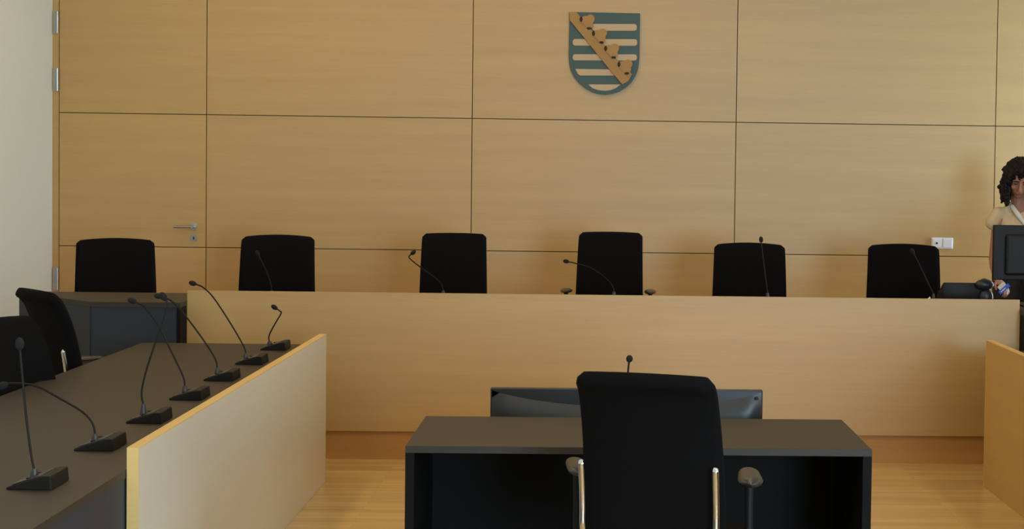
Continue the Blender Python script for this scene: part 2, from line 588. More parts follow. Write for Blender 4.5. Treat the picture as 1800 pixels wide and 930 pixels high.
# ================================================================== witness desk
ZW = 0.74
a = at_z(711, 786, ZW)
b = at_z(1531, 788.5, ZW)
yw0 = (a.y + b.y) / 2
yw1 = (at_z(748, 731, ZW).y + at_z(1477, 738, ZW).y) / 2
xw = (a.x + b.x) / 2
ww = (b.x - a.x) / 2
dw = yw1 - yw0
desk = thing('witness_desk', 'small charcoal witness desk with open back facing the judges bench', 'desk', (xw, yw0, 0.0))
MB().box(-ww, ww, 0, dw, ZW - 0.024, ZW).build('table_top', M['laminate'], desk, bevel=0.001, seg=1)
for s in (-1, 1):
    MB().box(s * ww - (0.03 if s > 0 else 0), s * ww + (0.03 if s < 0 else 0), 0.001, dw, 0.0, ZW - 0.024).build('side_panel', M['laminate_shade'], desk)
MB().box(-ww + 0.03, ww - 0.03, dw - 0.03, dw - 0.005, 0.0, ZW - 0.024).build('modesty_panel', M['laminate_shade'], desk)

# ================================================================== television behind the witness desk
ytv = yw1 + 0.22
t0, t1 = at_y(862, 680, ytv), at_y(1341, 688.5, ytv)
tw, tz = (t1.x - t0.x) / 2, (t0.z + t1.z) / 2
tvh = 0.62
tv = thing('television', 'wide black television seen from behind beyond the witness desk', 'television', ((t0.x + t1.x) / 2, ytv, 0.0))
MB().box(-tw, tw, 0.0, 0.035, tz - tvh, tz).build('bezel', M['plastic_gloss'], tv, bevel=0.004)
MB().box(-tw + 0.02, tw - 0.02, 0.0345, 0.0365, tz - tvh + 0.02, tz - 0.02).build('screen', M['screen'], tv)
# bulged rear shell whose upper border dips in a wide arc
nx, nz_ = 36, 20
vs, fs = [], []
for j in range(nz_ + 1):
    for i in range(nx + 1):
        u, v = -1 + 2 * i / nx, j / nz_
        top = tz - 0.008 - 0.062 * (1 - u * u) ** 0.8
        zz = (tz - tvh + 0.01) * (1 - v) + top * v
        e = min(1.0, (1 - abs(u)) / 0.12, (1 - v) / 0.16, v / 0.1)
        dep = 0.022 * math.sin(max(0, e) * math.pi / 2)
        vs.append((u * (tw - 0.006), -dep, zz))
for j in range(nz_):
    for i in range(nx):
        k = j * (nx + 1) + i
        fs.append((k, k + 1, k + nx + 2, k + nx + 1))
shell = MB().add(vs, fs).build('rear_shell', M['plastic_gloss'], tv, smooth=True)
dp = at_y(1330, 699.5, ytv) - Vector(((t0.x + t1.x) / 2, ytv, 0))
MB().tube([(dp.x, 0.0, dp.z), (dp.x, -0.026, dp.z)], 0.0062, 12).build('screw_cap', M['hole'], tv, smooth=True)
MB().box(-0.05, 0.05, -0.03, 0.02, 0.02, tz - tvh + 0.06).build('stand_column', M['plastic'], tv)
MB().box(-0.34, 0.34, -0.14, 0.2, 0.0, 0.02).build('stand_foot', M['plastic'], tv, bevel=0.005)

# ================================================================== chairs
PROFILE = [(0.44, -0.190), (0.52, -0.215), (0.62, -0.232), (0.72, -0.250), (0.82, -0.272), (0.90, -0.295), (0.96, -0.318), (0.995, -0.345), (1.012, -0.375)]


def prof(z):
    for (z0, y0), (z1, y1) in zip(PROFILE, PROFILE[1:]):
        if z <= z1:
            return y0 + (y1 - y0) * (z - z0) / (z1 - z0)
    return PROFILE[-1][1]


def backrest_mesh(wt, wb, crown, rad):
    """Upholstered shell: profile leaning back with an outward lip, gently dished across, rounded upper corners."""
    path = spline([(0, y, z) for z, y in PROFILE], 4)
    n = len(path)
    nu = 18
    ztop = path[-1].z
    L = [0.0]
    for i in range(1, n):
        L.append(L[-1] + (path[i] - path[i - 1]).length)
    tot = L[-1]
    mb = MB()
    front, back = [], []
    for i in range(n):
        t = L[i] / tot
        hw = wb + (wt - wb) * t
        d = tot - L[i]
        if d < rad:
            hw -= rad - math.sqrt(max(0, rad * rad - (rad - d) ** 2))
        d2 = L[i]
        if d2 < 0.05:
            hw -= 0.05 - math.sqrt(max(0, 0.05 ** 2 - (0.05 - d2) ** 2))
        tan = (path[min(i + 1, n - 1)] - path[max(i - 1, 0)]).normalized()
        nor = Vector((0, tan.z, -tan.y))       # towards the sitter
        edge = min(1.0, d / 0.03, d2 / 0.03)
        for j in range(nu + 1):
            u = -1 + 2 * j / nu
            u = math.copysign(abs(u) ** 0.8, u)
            e2 = min(1.0, (1 - abs(u)) / 0.12)
            thick = 0.010 + 0.020 * math.sqrt(max(0, 1 - (1 - edge) ** 2)) * math.sqrt(max(0, 1 - (1 - e2) ** 2))
            dish = 0.035 * u * u * (0.5 + 0.5 * math.sin(t * math.pi))
            c = path[i] + Vector((u * hw, dish, -crown * u * u * t))
            front.append(c + nor * thick)
            back.append(c - nor * thick * 0.7)
    m = nu + 1
    N = n * m
    faces = []
    for i in range(n - 1):
        for j in range(nu):
            k = i * m + j
            faces.append((k, k + 1, k + m + 1, k + m))
            faces.append((N + k, N + k + m, N + k + m + 1, N + k + 1))
    for i in range(n - 1):
        for j in (0, nu):
            k = i * m + j
            faces.append((k, k + m, N + k + m, N + k))
    for j in range(nu):
        faces.append((j, j + 1, N + j + 1, N + j))
        k = (n - 1) * m + j
        faces.append((k, k + 1, N + k + 1, N + k))
    return mb.add(front + back, faces).mesh('backrest', True)


def rounded_rect(hx, hy, r, n=6):
    out = []
    for cx, cy, a0 in ((hx - r, hy - r, 0), (-hx + r, hy - r, 90), (-hx + r, -hy + r, 180), (hx - r, -hy + r, 270)):
        for k in range(n + 1):
            w = math.radians(a0 + 90 * k / n)
            out.append((cx + r * math.cos(w), cy + r * math.sin(w)))
    return out


CH = {}
CH['back_wide'] = backrest_mesh(0.245, 0.262, 0.016, 0.030)
CH['back_slim'] = backrest_mesh(0.209, 0.224, 0.006, 0.034)
sp = [(x, y + 0.02) for x, y in rounded_rect(0.24, 0.235, 0.09)]
CH['seat'] = MB().prism_z(sp, 0.425, 0.485).mesh('seat', True, 0.018, 3)
CH['under'] = MB().box(-0.10, 0.10, -0.12, 0.12, 0.375, 0.4255).mesh('mechanism', False, 0.01)
for s, nm in ((-1, 'l'), (1, 'r')):
    pts = [(s * 0.11, -0.02, 0.40), (s * 0.185, -0.06, 0.405), (s * 0.206, -0.14, 0.42), (s * 0.206, -0.225, 0.47), (s * 0.206, -0.258, 0.54), (s * 0.206, -0.262, 0.60),
           (s * 0.206, -0.268, 0.66), (s * 0.206, -0.280, 0.735), (s * 0.206, -0.2805, 0.742)]
    path = spline(pts, 6)
    rr = [0.0105] * (len(path) - 5) + [0.0105, 0.0102, 0.0095, 0.0080, 0.0055]
    CH['tube_' + nm] = MB().tube(path, rr, 12).mesh('back_tube', True)
CH['post'] = MB().tube([(0, 0.0, 0.415), (0, 0.0, 0.43), (0, -0.004, 0.56), (0, -0.006, 0.645)], [0.016, 0.014, 0.013, 0.014], 10).mesh('arm_post', True)
# arm pad: soft, thick at the rear, tapering to the front
vs, fs = [], []
nl, ns = 14, 14
for i in range(nl + 1):
    t = i / nl
    e = math.sqrt(max(0.0, 1 - (2 * t - 1) ** 4))
    hw, hh = 0.043 * (0.06 + 0.94 * e) * (1 - 0.3 * t), 0.019 * (0.06 + 0.94 * e) * (1 - 0.45 * t)
    for k in range(ns):
        w = 2 * math.pi * k / ns
        vs.append((hw * math.cos(w), -0.12 + 0.25 * t, 0.656 + hh * math.sin(w) + 0.006 * t))
for i in range(nl):
    for k in range(ns):
        k2 = (k + 1) % ns
        fs.append((i * ns + k, i * ns + k2, (i + 1) * ns + k2, (i + 1) * ns + k))
fs += [tuple(range(ns)), tuple(nl * ns + k for k in range(ns))]
CH['pad'] = MB().add(vs, fs).mesh('arm_pad', True)
CH['bracket'] = MB().box(0.10, 1.0, -0.025, 0.025, 0.402, 0.417).mesh('arm_bracket')
CH['column'] = MB().tube([(0, 0, 0.09), (0, 0, 0.22), (0, 0, 0.2205), (0, 0, 0.38)], [0.028, 0.028, 0.018, 0.018], 14).mesh('gas_column', True)
CH['hub'] = MB().tube([(0, 0, 0.06), (0, 0, 0.105)], [0.045, 0.04], 16).mesh('base_hub', True)
CH['spoke'] = MB().tube([(0.03, 0, 0.085), (0.16, 0, 0.08), (0.30, 0, 0.068)], [0.021, 0.018, 0.014], 10).mesh('base_leg', True)
cw = MB()
for q in (-0.014, 0.014):
    cw.tube([(0.30, q - 0.009, 0.028), (0.30, q + 0.009, 0.028)], 0.028, 16)
cw.tube([(0.30, 0, 0.03), (0.30, 0, 0.066)], 0.009, 8)
CH['castor'] = cw.mesh('castor', True)


def office_chair(label, loc, rz, slim, lift=0.0, arms=(-0.27, 0.27), group=None, pad_yaw=(0, 0), width=1.0, arm_lift=0.0):
    c = thing('office_chair', label, 'chair', loc, math.radians(rz), group)
    up = (0, 0, lift)
    bk = link('backrest', CH['back_slim' if slim else 'back_wide'], M['fabric'], c, up)
    bk.scale = (width, 1, 1)
    link('seat', CH['seat'], M['fabric'], c, up)
    link('mechanism', CH['under'], M['plastic'], c, up)
    for k in ('tube_l', 'tube_r'):
        link('back_tube', CH[k], M['chrome'], c, up)
    for ax, pyaw in zip(arms, pad_yaw):
        p = link('arm_post', CH['post'], M['plastic'], c, (ax, 0.0, lift + arm_lift))
        pad = link('arm_pad', CH['pad'], M['plastic_gloss'], c, (ax, 0.0, lift + arm_lift))
        pad.rotation_euler.z = math.radians(pyaw)
        br = link('arm_bracket', CH['bracket'], M['plastic'], c, (0, 0, lift))
        br.scale = ((ax + math.copysign(0.014, ax)), 1, 1)
    link('gas_column', CH['column'], M['plastic'], c, (0, 0, 0)).scale = (1, 1, 1 + lift / 0.38)
    link('base_hub', CH['hub'], M['plastic'], c)
    for k in range(5):
        w = math.radians(72 * k + 18)
        lg = link('base_leg', CH['spoke'], M['plastic'], c)
        lg.rotation_euler.z = w
        ca = link('castor', CH['castor'], M['plastic'], c)
        ca.rotation_euler.z = w
    return c


def chair_at(label, px_l, px_r, py_top, ybk, rz, slim, floor, group=None, **kw):
    """Chair whose backrest top is centred between two pixels at depth ybk; the height comes from the photo."""
    p = at_y((px_l + px_r) / 2, py_top, ybk)
    lift = p.z - floor - 1.016
    w = math.radians(rz)
    bx, by = (0.0 * math.cos(w) + 0.35 * math.sin(w)), (-0.35 * math.cos(w))
    return office_chair(label, (p.x - bx, ybk - by, floor), rz, slim, lift, group=group, **kw)


G = 'office chairs behind the judges bench'
chair_at('black office chair with arched back behind the corner desk by the flush door', 137, 269, 422, 11.0, 197, False, POD, G)
chair_at('black office chair turned aside, second along the bench from the flush door', 428, 551, 416, 10.95, 187.5, False, POD, G, width=0.955)
chair_at('black narrow-backed office chair, third along the bench from the flush door', 743, 855, 413, 10.9, 183, True, POD, G, arm_lift=-0.05)
chair_at('black narrow-backed office chair with arms showing, below the coat of arms', 1019, 1129, 411, 10.9, 177, True, POD, G)
chair_at('black arched office chair between the coat of arms chair and the switch chair', 1256, 1379, 430, 10.95, 176, False, POD, G, width=0.955)
chair_at('black arched office chair below the white wall switch', 1527, 1649, 432, 11.0, 171.5, False, POD, G, width=0.955)
fc = chair_at('black office chair with chrome back tubes drawn up to the witness desk', 1011, 1249, 664, 4.80, -17, True, 0.0, arms=(-0.305, 0.252), pad_yaw=(24, 14), width=1.0, arm_lift=0.02)
chair_at('black office chair seen edge-on at the far end of the microphone table', 28, 84, 513, 7.98, -50, True, 0.0, arm_lift=-0.016)
chair_at('black office chair facing the middle of the microphone table', -34, 26, 564, 7.15, -105, True, 0.0)


# ================================================================== microphones
def wedge_mesh(lx, ly, h):
    """Table unit: thin towards the speaker (-x), thick and steep at the front (+x)."""
    s = [(-lx / 2, 0.0), (lx / 2 + 0.004, 0.0), (lx / 2, h), (lx / 2 - 0.022, h), (-lx / 2, 0.007)]
    v = [(x, -ly / 2, z) for x, z in s] + [(x, ly / 2, z) for x, z in s]
    n = len(s)
    f = [tuple(range(n)), tuple(range(2 * n - 1, n - 1, -1))] + [(i, n + i, n + (i + 1) % n, (i + 1) % n) for i in range(n)]
    return MB().add(v, f).mesh('base', False, 0.002, 1)


WEDGE = wedge_mesh(0.125, 0.165, 0.040)
PLATE = MB().add([(-0.05, -0.07, 0.0125), (0.032, -0.07, 0.0375), (0.032, 0.07, 0.0375), (-0.05, 0.07, 0.0125),
                  (-0.0503, -0.07, 0.0140), (0.0317, -0.07, 0.0390), (0.0317, 0.07, 0.0390), (-0.0503, 0.07, 0.0140)],
                 [(3, 2, 1, 0), (4, 5, 6, 7), (0, 1, 5, 4), (1, 2, 6, 5), (2, 3, 7, 6), (3, 0, 4, 7)]).mesh('control_plate')
BUTTON = MB().tube([(0, 0, 0), (0, 0, 0.004)], 0.008, 12).mesh('button', True)


def microphone(label, base, rz, pts, group, r=0.0036, head=(0.0125, 0.019)):
    """base: world point on the desk; pts: world points of the gooseneck from the collar to the capsule."""
    m = thing('gooseneck_microphone', label, 'microphone', base, rz, group)
    inv = Matrix.Translation(base) @ Matrix.Rotation(rz, 4, 'Z')
    inv = inv.inverted()
    b = link('base', WEDGE, M['mic'], m)
    link('control_plate', PLATE, M['mic_plate'], b)
    for q in (-0.045, 0.045):
        link('button', BUTTON, M['plastic'], b, (-0.01, q, 0.0255))
    P = [inv @ Vector(p) for p in pts]
    foot = Vector((P[0].x, P[0].y, 0.018))
    up = (P[1] - P[0]).normalized()
    MB().tube([foot, foot + Vector((0, 0, 0.018)), P[0] + Vector((0, 0, 0.004))], [0.013, 0.011, 0.0075], 12).build('collar', M['mic_plate'], m, smooth=True)
    path = spline([foot + Vector((0, 0, 0.02))] + P, 7)
    MB().tube(path, r, 8).build('gooseneck', M['mic'], m, smooth=True)
    d = (P[-1] - path[-4]).normalized()
    q = Vector((0, 0, 1)).rotation_difference(d).to_matrix()
    MB().ellipsoid(P[-1] + d * head[1] * 0.5, (head[0], head[0], head[1]), rot=q).build('windscreen', M['foam'], m, smooth=True)
    return m


G = 'gooseneck microphones along the side table'
side_mics = [
    ('gooseneck microphone standing straight up, farthest from the bench on the side table', (66, 850), [(60, 826), (55, 800), (47, 740), (41, 680), (36, 622), (35, 610)]),
    ('gooseneck microphone bent low over the table, sixth from the bench', (176, 784), [(167, 764), (163, 745), (146, 725), (108, 702), (62, 678), (22, 674), (10, 676)]),
    ('gooseneck microphone curving upright, fifth from the bench', (262, 737), [(252, 712), (249, 690), (256, 655), (272, 605), (288, 558), (293, 533), (290, 525)]),
    ('gooseneck microphone leaning to the seats, fourth from the bench', (333, 697), [(325, 680), (322, 662), (303, 622), (279, 574), (257, 543), (243, 533), (236, 530)]),
    ('gooseneck microphone leaning to the seats, third from the bench', (390, 664), [(382, 648), (378, 630), (357, 597), (328, 558), (305, 532), (290, 523), (282, 521)]),
    ('tallest leaning gooseneck microphone, second from the bench on the side table', (442, 636), [(432, 622), (428, 608), (403, 565), (375, 523), (358, 506), (348, 501), (342, 499)]),
    ('short crooked gooseneck microphone at the bench end of the side table', (484, 611), [(474, 602), (473, 590), (483, 570), (494, 551), (492, 547), (485, 542)]),
]
for label, b, pts in side_mics:
    p = at_z(b[0], b[1] + 2, ZT)
    wp = [at_y(x, y, p.y) for x, y in pts]
    microphone(label, p, 0.0, wp, G)

G = 'gooseneck microphones on the judges bench'
YM = 9.70
bench_mics = [
    ('bench microphone in front of the chair second from the flush door', 478, [(478, 512), (474, 492), (464, 468), (456, 452), (454, 448)]),
    ('bench microphone with hooked neck beside the third chair from the flush door', 779, [(779, 512), (775, 498), (760, 485), (738, 469), (722, 456), (719, 451), (724, 446)]),
    ('bench microphone bent sideways in front of the chair below the coat of arms', 1079, [(1079, 514), (1076, 502), (1060, 485), (1038, 471), (1012, 463), (998, 460)]),
    ('bench microphone standing straight up before an arched chair', 1349, [(1349, 516), (1347, 500), (1343, 468), (1339, 436), (1338, 424)]),
    ('bench microphone slanting across the chair below the white wall switch', 1642, [(1641, 518), (1633, 502), (1619, 472), (1607, 448), (1605, 444)]),
]
for label, bx_, pts in bench_mics:
    p = at_y(bx_, 516, YM)
    p.z = ZD
    microphone(label, p, math.radians(-90), [at_y(x, y, YM) for x, y in pts], G)
pm = at_y(1101, 700, yw0 + 0.40)
pm.z = ZW
microphone('round-headed gooseneck microphone on the witness desk', pm, math.radians(-90),
           [Vector((pm.x, pm.y, ZW + 0.05))] + [at_y(x, y, pm.y) for x, y in ((1101, 690), (1103, 664), (1105, 642), (1106, 634))], None, head=(0.0125, 0.0135))

# ================================================================== coat of arms
SH = at_y(1062.7, 95, Y_PAN)
K = (at_y(1125, 95, Y_PAN).x - at_y(1000.5, 95, Y_PAN).x) / (124.5 * 4.895)


def sh(zx, zy):
    """A point of the enlarged crest (zoom pixels) as local x, z in metres, levelled."""
    x, y = zx - 503.0, zy - 465.0
    c, s = math.cos(ROLL), math.sin(ROLL)
    return ((x * c + y * s) * K, -(-x * s + y * c) * K)


crest = thing('coat_of_arms', 'teal shield with pale bars and a golden leafy diagonal on the wall', 'coat of arms', (SH.x, Y_PAN, SH.z))
outline = [(203, 108), (197, 480), (200, 540), (212, 600), (238, 655), (280, 710), (335, 758), (400, 795), (455, 810), (512, 816), (570, 808), (628, 790), (690, 752), (738, 705),
           (772, 650), (793, 590), (800, 530), (803, 480), (808, 118)]
MB().prism_y([sh(*p) for p in outline], -0.028, 0.0).build('shield', M['teal'], crest)


def bar(x0, x1, y0, y1, nm='bar'):
    hx_, hy_ = (x1 - x0) / 2, (y1 - y0) / 2
    pts = [(x + (x0 + x1) / 2, (y0 + y1) / 2 - y) for x, y in rounded_rect(hx_, hy_, hy_ * 0.75, 4)]
    MB().prism_y([sh(*p) for p in pts], -0.033, -0.0275).build(nm, M['bar_wood'], crest)


bar(395, 780, 210, 268)
bar(230, 400, 340, 396)
bar(480, 783, 340, 396)
bar(230, 520, 470, 523)
bar(590, 780, 470, 523)
pts = [(252, 595), (600, 600), (600, 652), (292, 652), (272, 636)]
MB().prism_y([sh(*p) for p in pts[::-1]], -0.033, -0.0275).build('bar', M['bar_wood'], crest)
pts = [(362, 728), (640, 728), (604, 757), (560, 776), (510, 783), (450, 778), (400, 760)]
MB().prism_y([sh(*p) for p in pts[::-1]], -0.033, -0.0275).build('bar', M['bar_wood'], crest)
pts = [(204, 110), (262, 112), (330, 190), (440, 318), (552, 450), (650, 560), (738, 640), (705, 700), (655, 728), (560, 618), (430, 458), (320, 320), (206, 182)]
MB().prism_y([sh(*p) for p in pts[::-1]], -0.050, -0.0275).build('diagonal_band', M['gold'], crest)
for (cx, cy) in ((362, 188), (468, 308), (572, 436), (686, 572)):
    lf = []
    for k in range(36):
        w = 2 * math.pi * k / 36
        r = 40 + 24 * abs(math.cos(1.5 * (w - math.radians(45)))) ** 0.8
        lf.append((cx + r * math.cos(w), cy - r * math.sin(w)))
    leaf = MB().prism_y([sh(*p) for p in lf], -0.056, -0.0275).build('leaf', M['gold'], crest)
    for (ox, oy, rx, ry) in ((-60, -14, 13, 22), (8, 62, 20, 11)):
        MB().prism_y([sh(cx + ox + rx * math.cos(2 * math.pi * k / 12), cy + oy - ry * math.sin(2 * math.pi * k / 12)) for k in range(12)], -0.0575, -0.049).build('leaf_gap', M['hole'], leaf)

# ================================================================== wall switch
w0, w1 = at_y(1637, 417.5, Y_PAN), at_y(1674.5, 437.5, Y_PAN)
sw = thing('wall_switch', 'white double wall switch with a small dark indicator', 'switch', ((w0.x + w1.x) / 2, Y_PAN, (w0.z + w1.z) / 2))
hx, hz = (w1.x - w0.x) / 2, (w0.z - w1.z) / 2
MB().box(-hx, hx, -0.010, 0.0, -hz, hz).build('frame', M['white_plastic'], sw, bevel=0.003)
for s in (-1, 1):
    rk = MB().box(s * hx * 0.5 - hx * 0.41, s * hx * 0.5 + hx * 0.41, -0.016, -0.009, -hz * 0.76, hz * 0.76).build('rocker', M['white_plastic'], sw, bevel=0.002)
    if s < 0:
        MB().tube([(-hx * 0.52, -0.015, 0), (-hx * 0.52, -0.0185, 0)], 0.008, 12).build('indicator', M['hole'], rk)

# ================================================================== things at the right end of the bench
# telephone
pa, pb = at_y(1652, 520, 10.03), at_y(1736, 520, 10.03)
tp = thing('desk_telephone', 'bulky black desk telephone on the bench beside the flat monitor', 'telephone', ((pa.x + pb.x) / 2, 10.03, ZD))
pw = (pb.x - pa.x) / 2
zt = at_y(1690, 494.5, 10.03).z - ZD
v = [(-pw, -0.09, 0), (pw * 0.92, -0.09, 0), (pw * 0.92, 0.10, 0), (-pw, 0.10, 0), (-pw, -0.09, zt), (pw * 0.92, -0.09, zt), (pw * 0.92, 0.10, 0.035), (-pw, 0.10, 0.035)]
body = MB().add(v, [(0, 3, 2, 1), (4, 5, 6, 7), (0, 1, 5, 4), (1, 2, 6, 5), (2, 3, 7, 6), (3, 0, 4, 7)]).build('body', M['plastic'], tp, smooth=True, bevel=0.008)
hsx = pw * 0.72
hs = MB().tube(spline([(hsx, -0.125, zt - 0.022), (hsx, -0.08, zt + 0.002), (hsx, 0.0, zt - 0.025), (hsx, 0.09, zt - 0.075)], 6), 0.024, 12)
hs.ellipsoid((hsx - 0.005, -0.105, zt - 0.012), (0.058, 0.036, 0.034)).ellipsoid((hsx, 0.095, zt - 0.07), (0.03, 0.03, 0.026))
hs.ellipsoid((hsx + 0.008, -0.10, zt - 0.088), (0.044, 0.034, 0.052))
hs.build('handset', M['plastic_gloss'], tp, smooth=True)
MB().box(-pw * 0.9, pw * 0.2, 0.02, 0.022, zt * 0.72, zt * 0.8).build('display', M['screen'], tp)

# folded paper by the microphone
pp = at_y(1627, 517, 9.55)
card = MB().add([(-0.040, -0.02, 0), (0.036, -0.02, 0), (0.036, 0.035, 0), (-0.040, 0.035, 0), (0.028, 0.006, 0.062), (-0.012, 0.006, 0.030), (0.0285, 0.0075, 0.062), (-0.0115, 0.0075, 0.030)],
                [(0, 1, 4, 5), (3, 7, 6, 2), (5, 4, 6, 7)]).build('folded_paper', M['paper'], None, loc=(pp.x, 9.55, ZD + 0.0005))
tag(card, 'small folded white paper beside the slanting bench microphone', 'paper')

# flat monitor on the right corner desk
ym = 9.78
m0, m1 = at_y(1747, 395.5, ym), at_y(1747, 492, ym)
mon = thing('flat_monitor', 'black flat monitor seen from behind in front of the standing woman', 'monitor', (m0.x + 0.27, ym, ZD))
zt_, zb_ = m0.z - ZD, m1.z - ZD
MB().box(-0.27, 0.27, 0.0, 0.03, zb_, zt_).build('housing', M['plastic'], mon, bevel=0.006)
MB().box(-0.20, 0.20, -0.028, 0.001, zb_ + 0.03, zt_ - 0.055).build('rear_cover', M['plastic'], mon, bevel=0.02)
MB().box(-0.255, 0.255, 0.0295, 0.0312, zb_ + 0.015, zt_ - 0.015).build('screen', M['screen'], mon)
MB().box(-0.03, 0.03, -0.055, -0.02, 0.01, zb_ + 0.16).build('stand', M['plastic'], mon, bevel=0.004)
MB().box(-0.12, 0.12, -0.13, 0.10, 0.0, 0.012).build('foot', M['plastic'], mon, bevel=0.004)

# ================================================================== the woman behind the monitor
YP = 11.25
HS = 1.07                                      # head scale
pc = at_y(1797, 315, YP)
OX = pc.x


def W(px, py, Y):
    """World point from a pixel and a depth, in the figure's own coordinates."""
    p = at_y(px, py, Y)
    return Vector((p.x - OX, Y - YP, p.z - POD))


person = thing('person', 'woman with dark wavy hair and cream sleeveless blouse standing behind the monitor', 'person', (OX, YP, POD))


def limb(mb, pts, rads, seg=14):
    """Chain of tapered capsules."""
    P = [Vector(p) for p in pts]
    path, rr = [], []
    for i in range(len(P) - 1):
        for k in range(6):
            t = k / 6
            path.append(P[i].lerp(P[i + 1], t))
            rr.append(rads[i] + (rads[i + 1] - rads[i]) * t)
    path.append(P[-1])
    rr.append(rads[-1])
    mb.tube(path, rr, seg)
    for p, r in zip(P, rads):
        mb.ellipsoid(p, (r, r, r), seg, 8)


def fuse(mb, name, mat, parent, voxel, smooth_it=4, curl=0.0):
    me = mb.mesh(name + '_raw')
    o = bpy.data.objects.new(name + '_raw', me)
    col.objects.link(o)
    md = o.modifiers.new('r', 'REMESH')
    md.mode = 'VOXEL'
    md.voxel_size = voxel
    md.adaptivity = 0.0
    sm = o.modifiers.new('s', 'SMOOTH')
    sm.factor = 0.5
    sm.iterations = smooth_it
    dg = bpy.context.evaluated_depsgraph_get()
    out = bpy.data.meshes.new_from_object(o.evaluated_get(dg))
    out.name = name
    if curl:                                     # wavy relief
        nn = [v.normal.copy() for v in out.vertices]
        for v, q in zip(out.vertices, nn):
            c_ = v.co
            w_ = noise.noise(Vector((c_.x * 38, c_.y * 38, c_.z * 22))) + 0.6 * noise.noise(Vector((c_.x * 95, c_.y * 95, c_.z * 60)))
            v.co = c_ + q * (curl * w_)
    bpy.data.objects.remove(o)
    for p in out.polygons:
        p.use_smooth = True
    out.materials.clear()
    return link(name, out, mat, parent)


# joints (x across, y towards the wall, z above the podium); she leans forward and looks down
head_c = W(1793, 315, YP - 0.10)
neck_b = Vector((head_c.x + 0.015, -0.015, head_c.z - 0.20))
sh_l, sh_r = W(1757, 377, YP), Vector((0.19, 0.01, 1.285))
sh_r.z = sh_l.z - 0.005
el_l = W(1747, 455, YP - 0.02)
wr_l = W(1752, 490, YP - 0.27)
hand_l = W(1759, 502, YP - 0.31)
el_r = Vector((0.24, -0.04, el_l.z - 0.02))
wr_r = Vector((0.16, -0.26, wr_l.z - 0.01))
pelvis = Vector((0.02, 0.07, 0.90))
chest = Vector((0.015, 0.02, sh_l.z - 0.10))
tilt = Matrix.Rotation(math.radians(26), 3, 'X') @ Matrix.Rotation(math.radians(-10), 3, 'Z')   # face down and a little to her right


def hp_(x, y, z):
    return head_c + tilt @ (Vector((x, y, z)) * HS)


b = MB()
b.ellipsoid(hp_(0, 0.012, 0.030), (0.074, 0.092, 0.090), 20, 14, tilt)         # skull
b.ellipsoid(hp_(0, -0.030, -0.025), (0.062, 0.058, 0.080), 20, 14, tilt)       # face
b.ellipsoid(hp_(0, -0.040, -0.088), (0.032, 0.032, 0.026), 14, 10, tilt)       # chin
for s in (-1, 1):
    b.ellipsoid(hp_(s * 0.032, -0.058, -0.030), (0.026, 0.022, 0.022), 12, 8, tilt)   # cheeks
    b.ellipsoid(hp_(s * 0.073, 0.012, -0.008), (0.010, 0.020, 0.031), 12, 8, tilt)    # ears
    b.ellipsoid(hp_(s * 0.030, -0.080, 0.022), (0.026, 0.012, 0.008), 12, 8, tilt)    # brows
limb(b, [hp_(0, -0.086, 0.010), hp_(0, -0.102, -0.018), hp_(0, -0.108, -0.030)], [0.010, 0.012, 0.015], 12)
b.ellipsoid(hp_(0, -0.084, -0.062), (0.024, 0.012, 0.010), 12, 8, tilt)        # mouth mound
limb(b, [hp_(0, 0.03, -0.05), neck_b, chest + Vector((0, 0.01, 0.06))], [0.052, 0.052, 0.075])
b.ellipsoid(chest, (0.150, 0.098, 0.155))
b.ellipsoid(chest + Vector((0, 0.01, 0.07)), (0.150, 0.065, 0.045))
limb(b, [chest, Vector((0.018, 0.05, 1.04)), pelvis], [0.115, 0.10, 0.125])
for s, S, E, Wr in ((-1, sh_l, el_l, wr_l), (1, sh_r, el_r, wr_r)):
    limb(b, [chest + Vector((s * 0.08, 0.01, 0.08)), S, S.lerp(E, 0.45), E], [0.045, 0.044, 0.041, 0.035])
    limb(b, [E, E.lerp(Wr, 0.35), Wr], [0.035, 0.036, 0.024])
    hip = pelvis + Vector((s * 0.088, 0.0, -0.04))
    knee = Vector((s * 0.10, 0.04, 0.47))
    ank = Vector((s * 0.105, 0.075, 0.085))
    limb(b, [hip, knee, knee.lerp(ank, 0.35), ank], [0.088, 0.055, 0.055, 0.036])
    limb(b, [ank + Vector((0, 0.02, -0.045)), ank + Vector((0.0, -0.14, -0.055))], [0.034, 0.026])


def hand(mb, wr, tgt, s):
    """Palm with four unequal curled fingers and a thumb from the side of the palm."""
    d = (tgt - wr).normalized()
    side = d.cross(Vector((0, 0, 1))).normalized() * (-s)      # towards the thumb
    nrm = side.cross(d) * (-s)
    if nrm.z > 0:
        nrm = -nrm                                             # palm side, downwards
    rot = Matrix((side, d, nrm)).transposed()
    pc_ = wr + d * 0.045
    mb.ellipsoid(pc_, (0.038, 0.050, 0.016), 14, 10, rot)
    for k, (off, ln) in enumerate(((0.028, 0.068), (0.010, 0.076), (-0.009, 0.070), (-0.027, 0.056))):
        r0 = pc_ + d * 0.036 + side * off
        p1 = r0 + d * ln * 0.45 + nrm * 0.006
        p2 = p1 + (d * 0.65 + nrm * 0.75).normalized() * ln * 0.32
        p3 = p2 + (d * 0.1 + nrm).normalized() * ln * 0.25
        limb(mb, [r0 - d * 0.01, p1, p2, p3], [0.0092, 0.0085, 0.008, 0.0068], 8)
    t0_ = pc_ - d * 0.018 + side * 0.028
    t1_ = t0_ + (d * 0.55 + side * 0.75 + nrm * 0.3).normalized() * 0.036
    t2_ = t1_ + (d * 0.95 + side * 0.1 + nrm * 0.5).normalized() * 0.030
    limb(mb, [t0_, t1_, t2_], [0.0125, 0.0105, 0.008], 8)


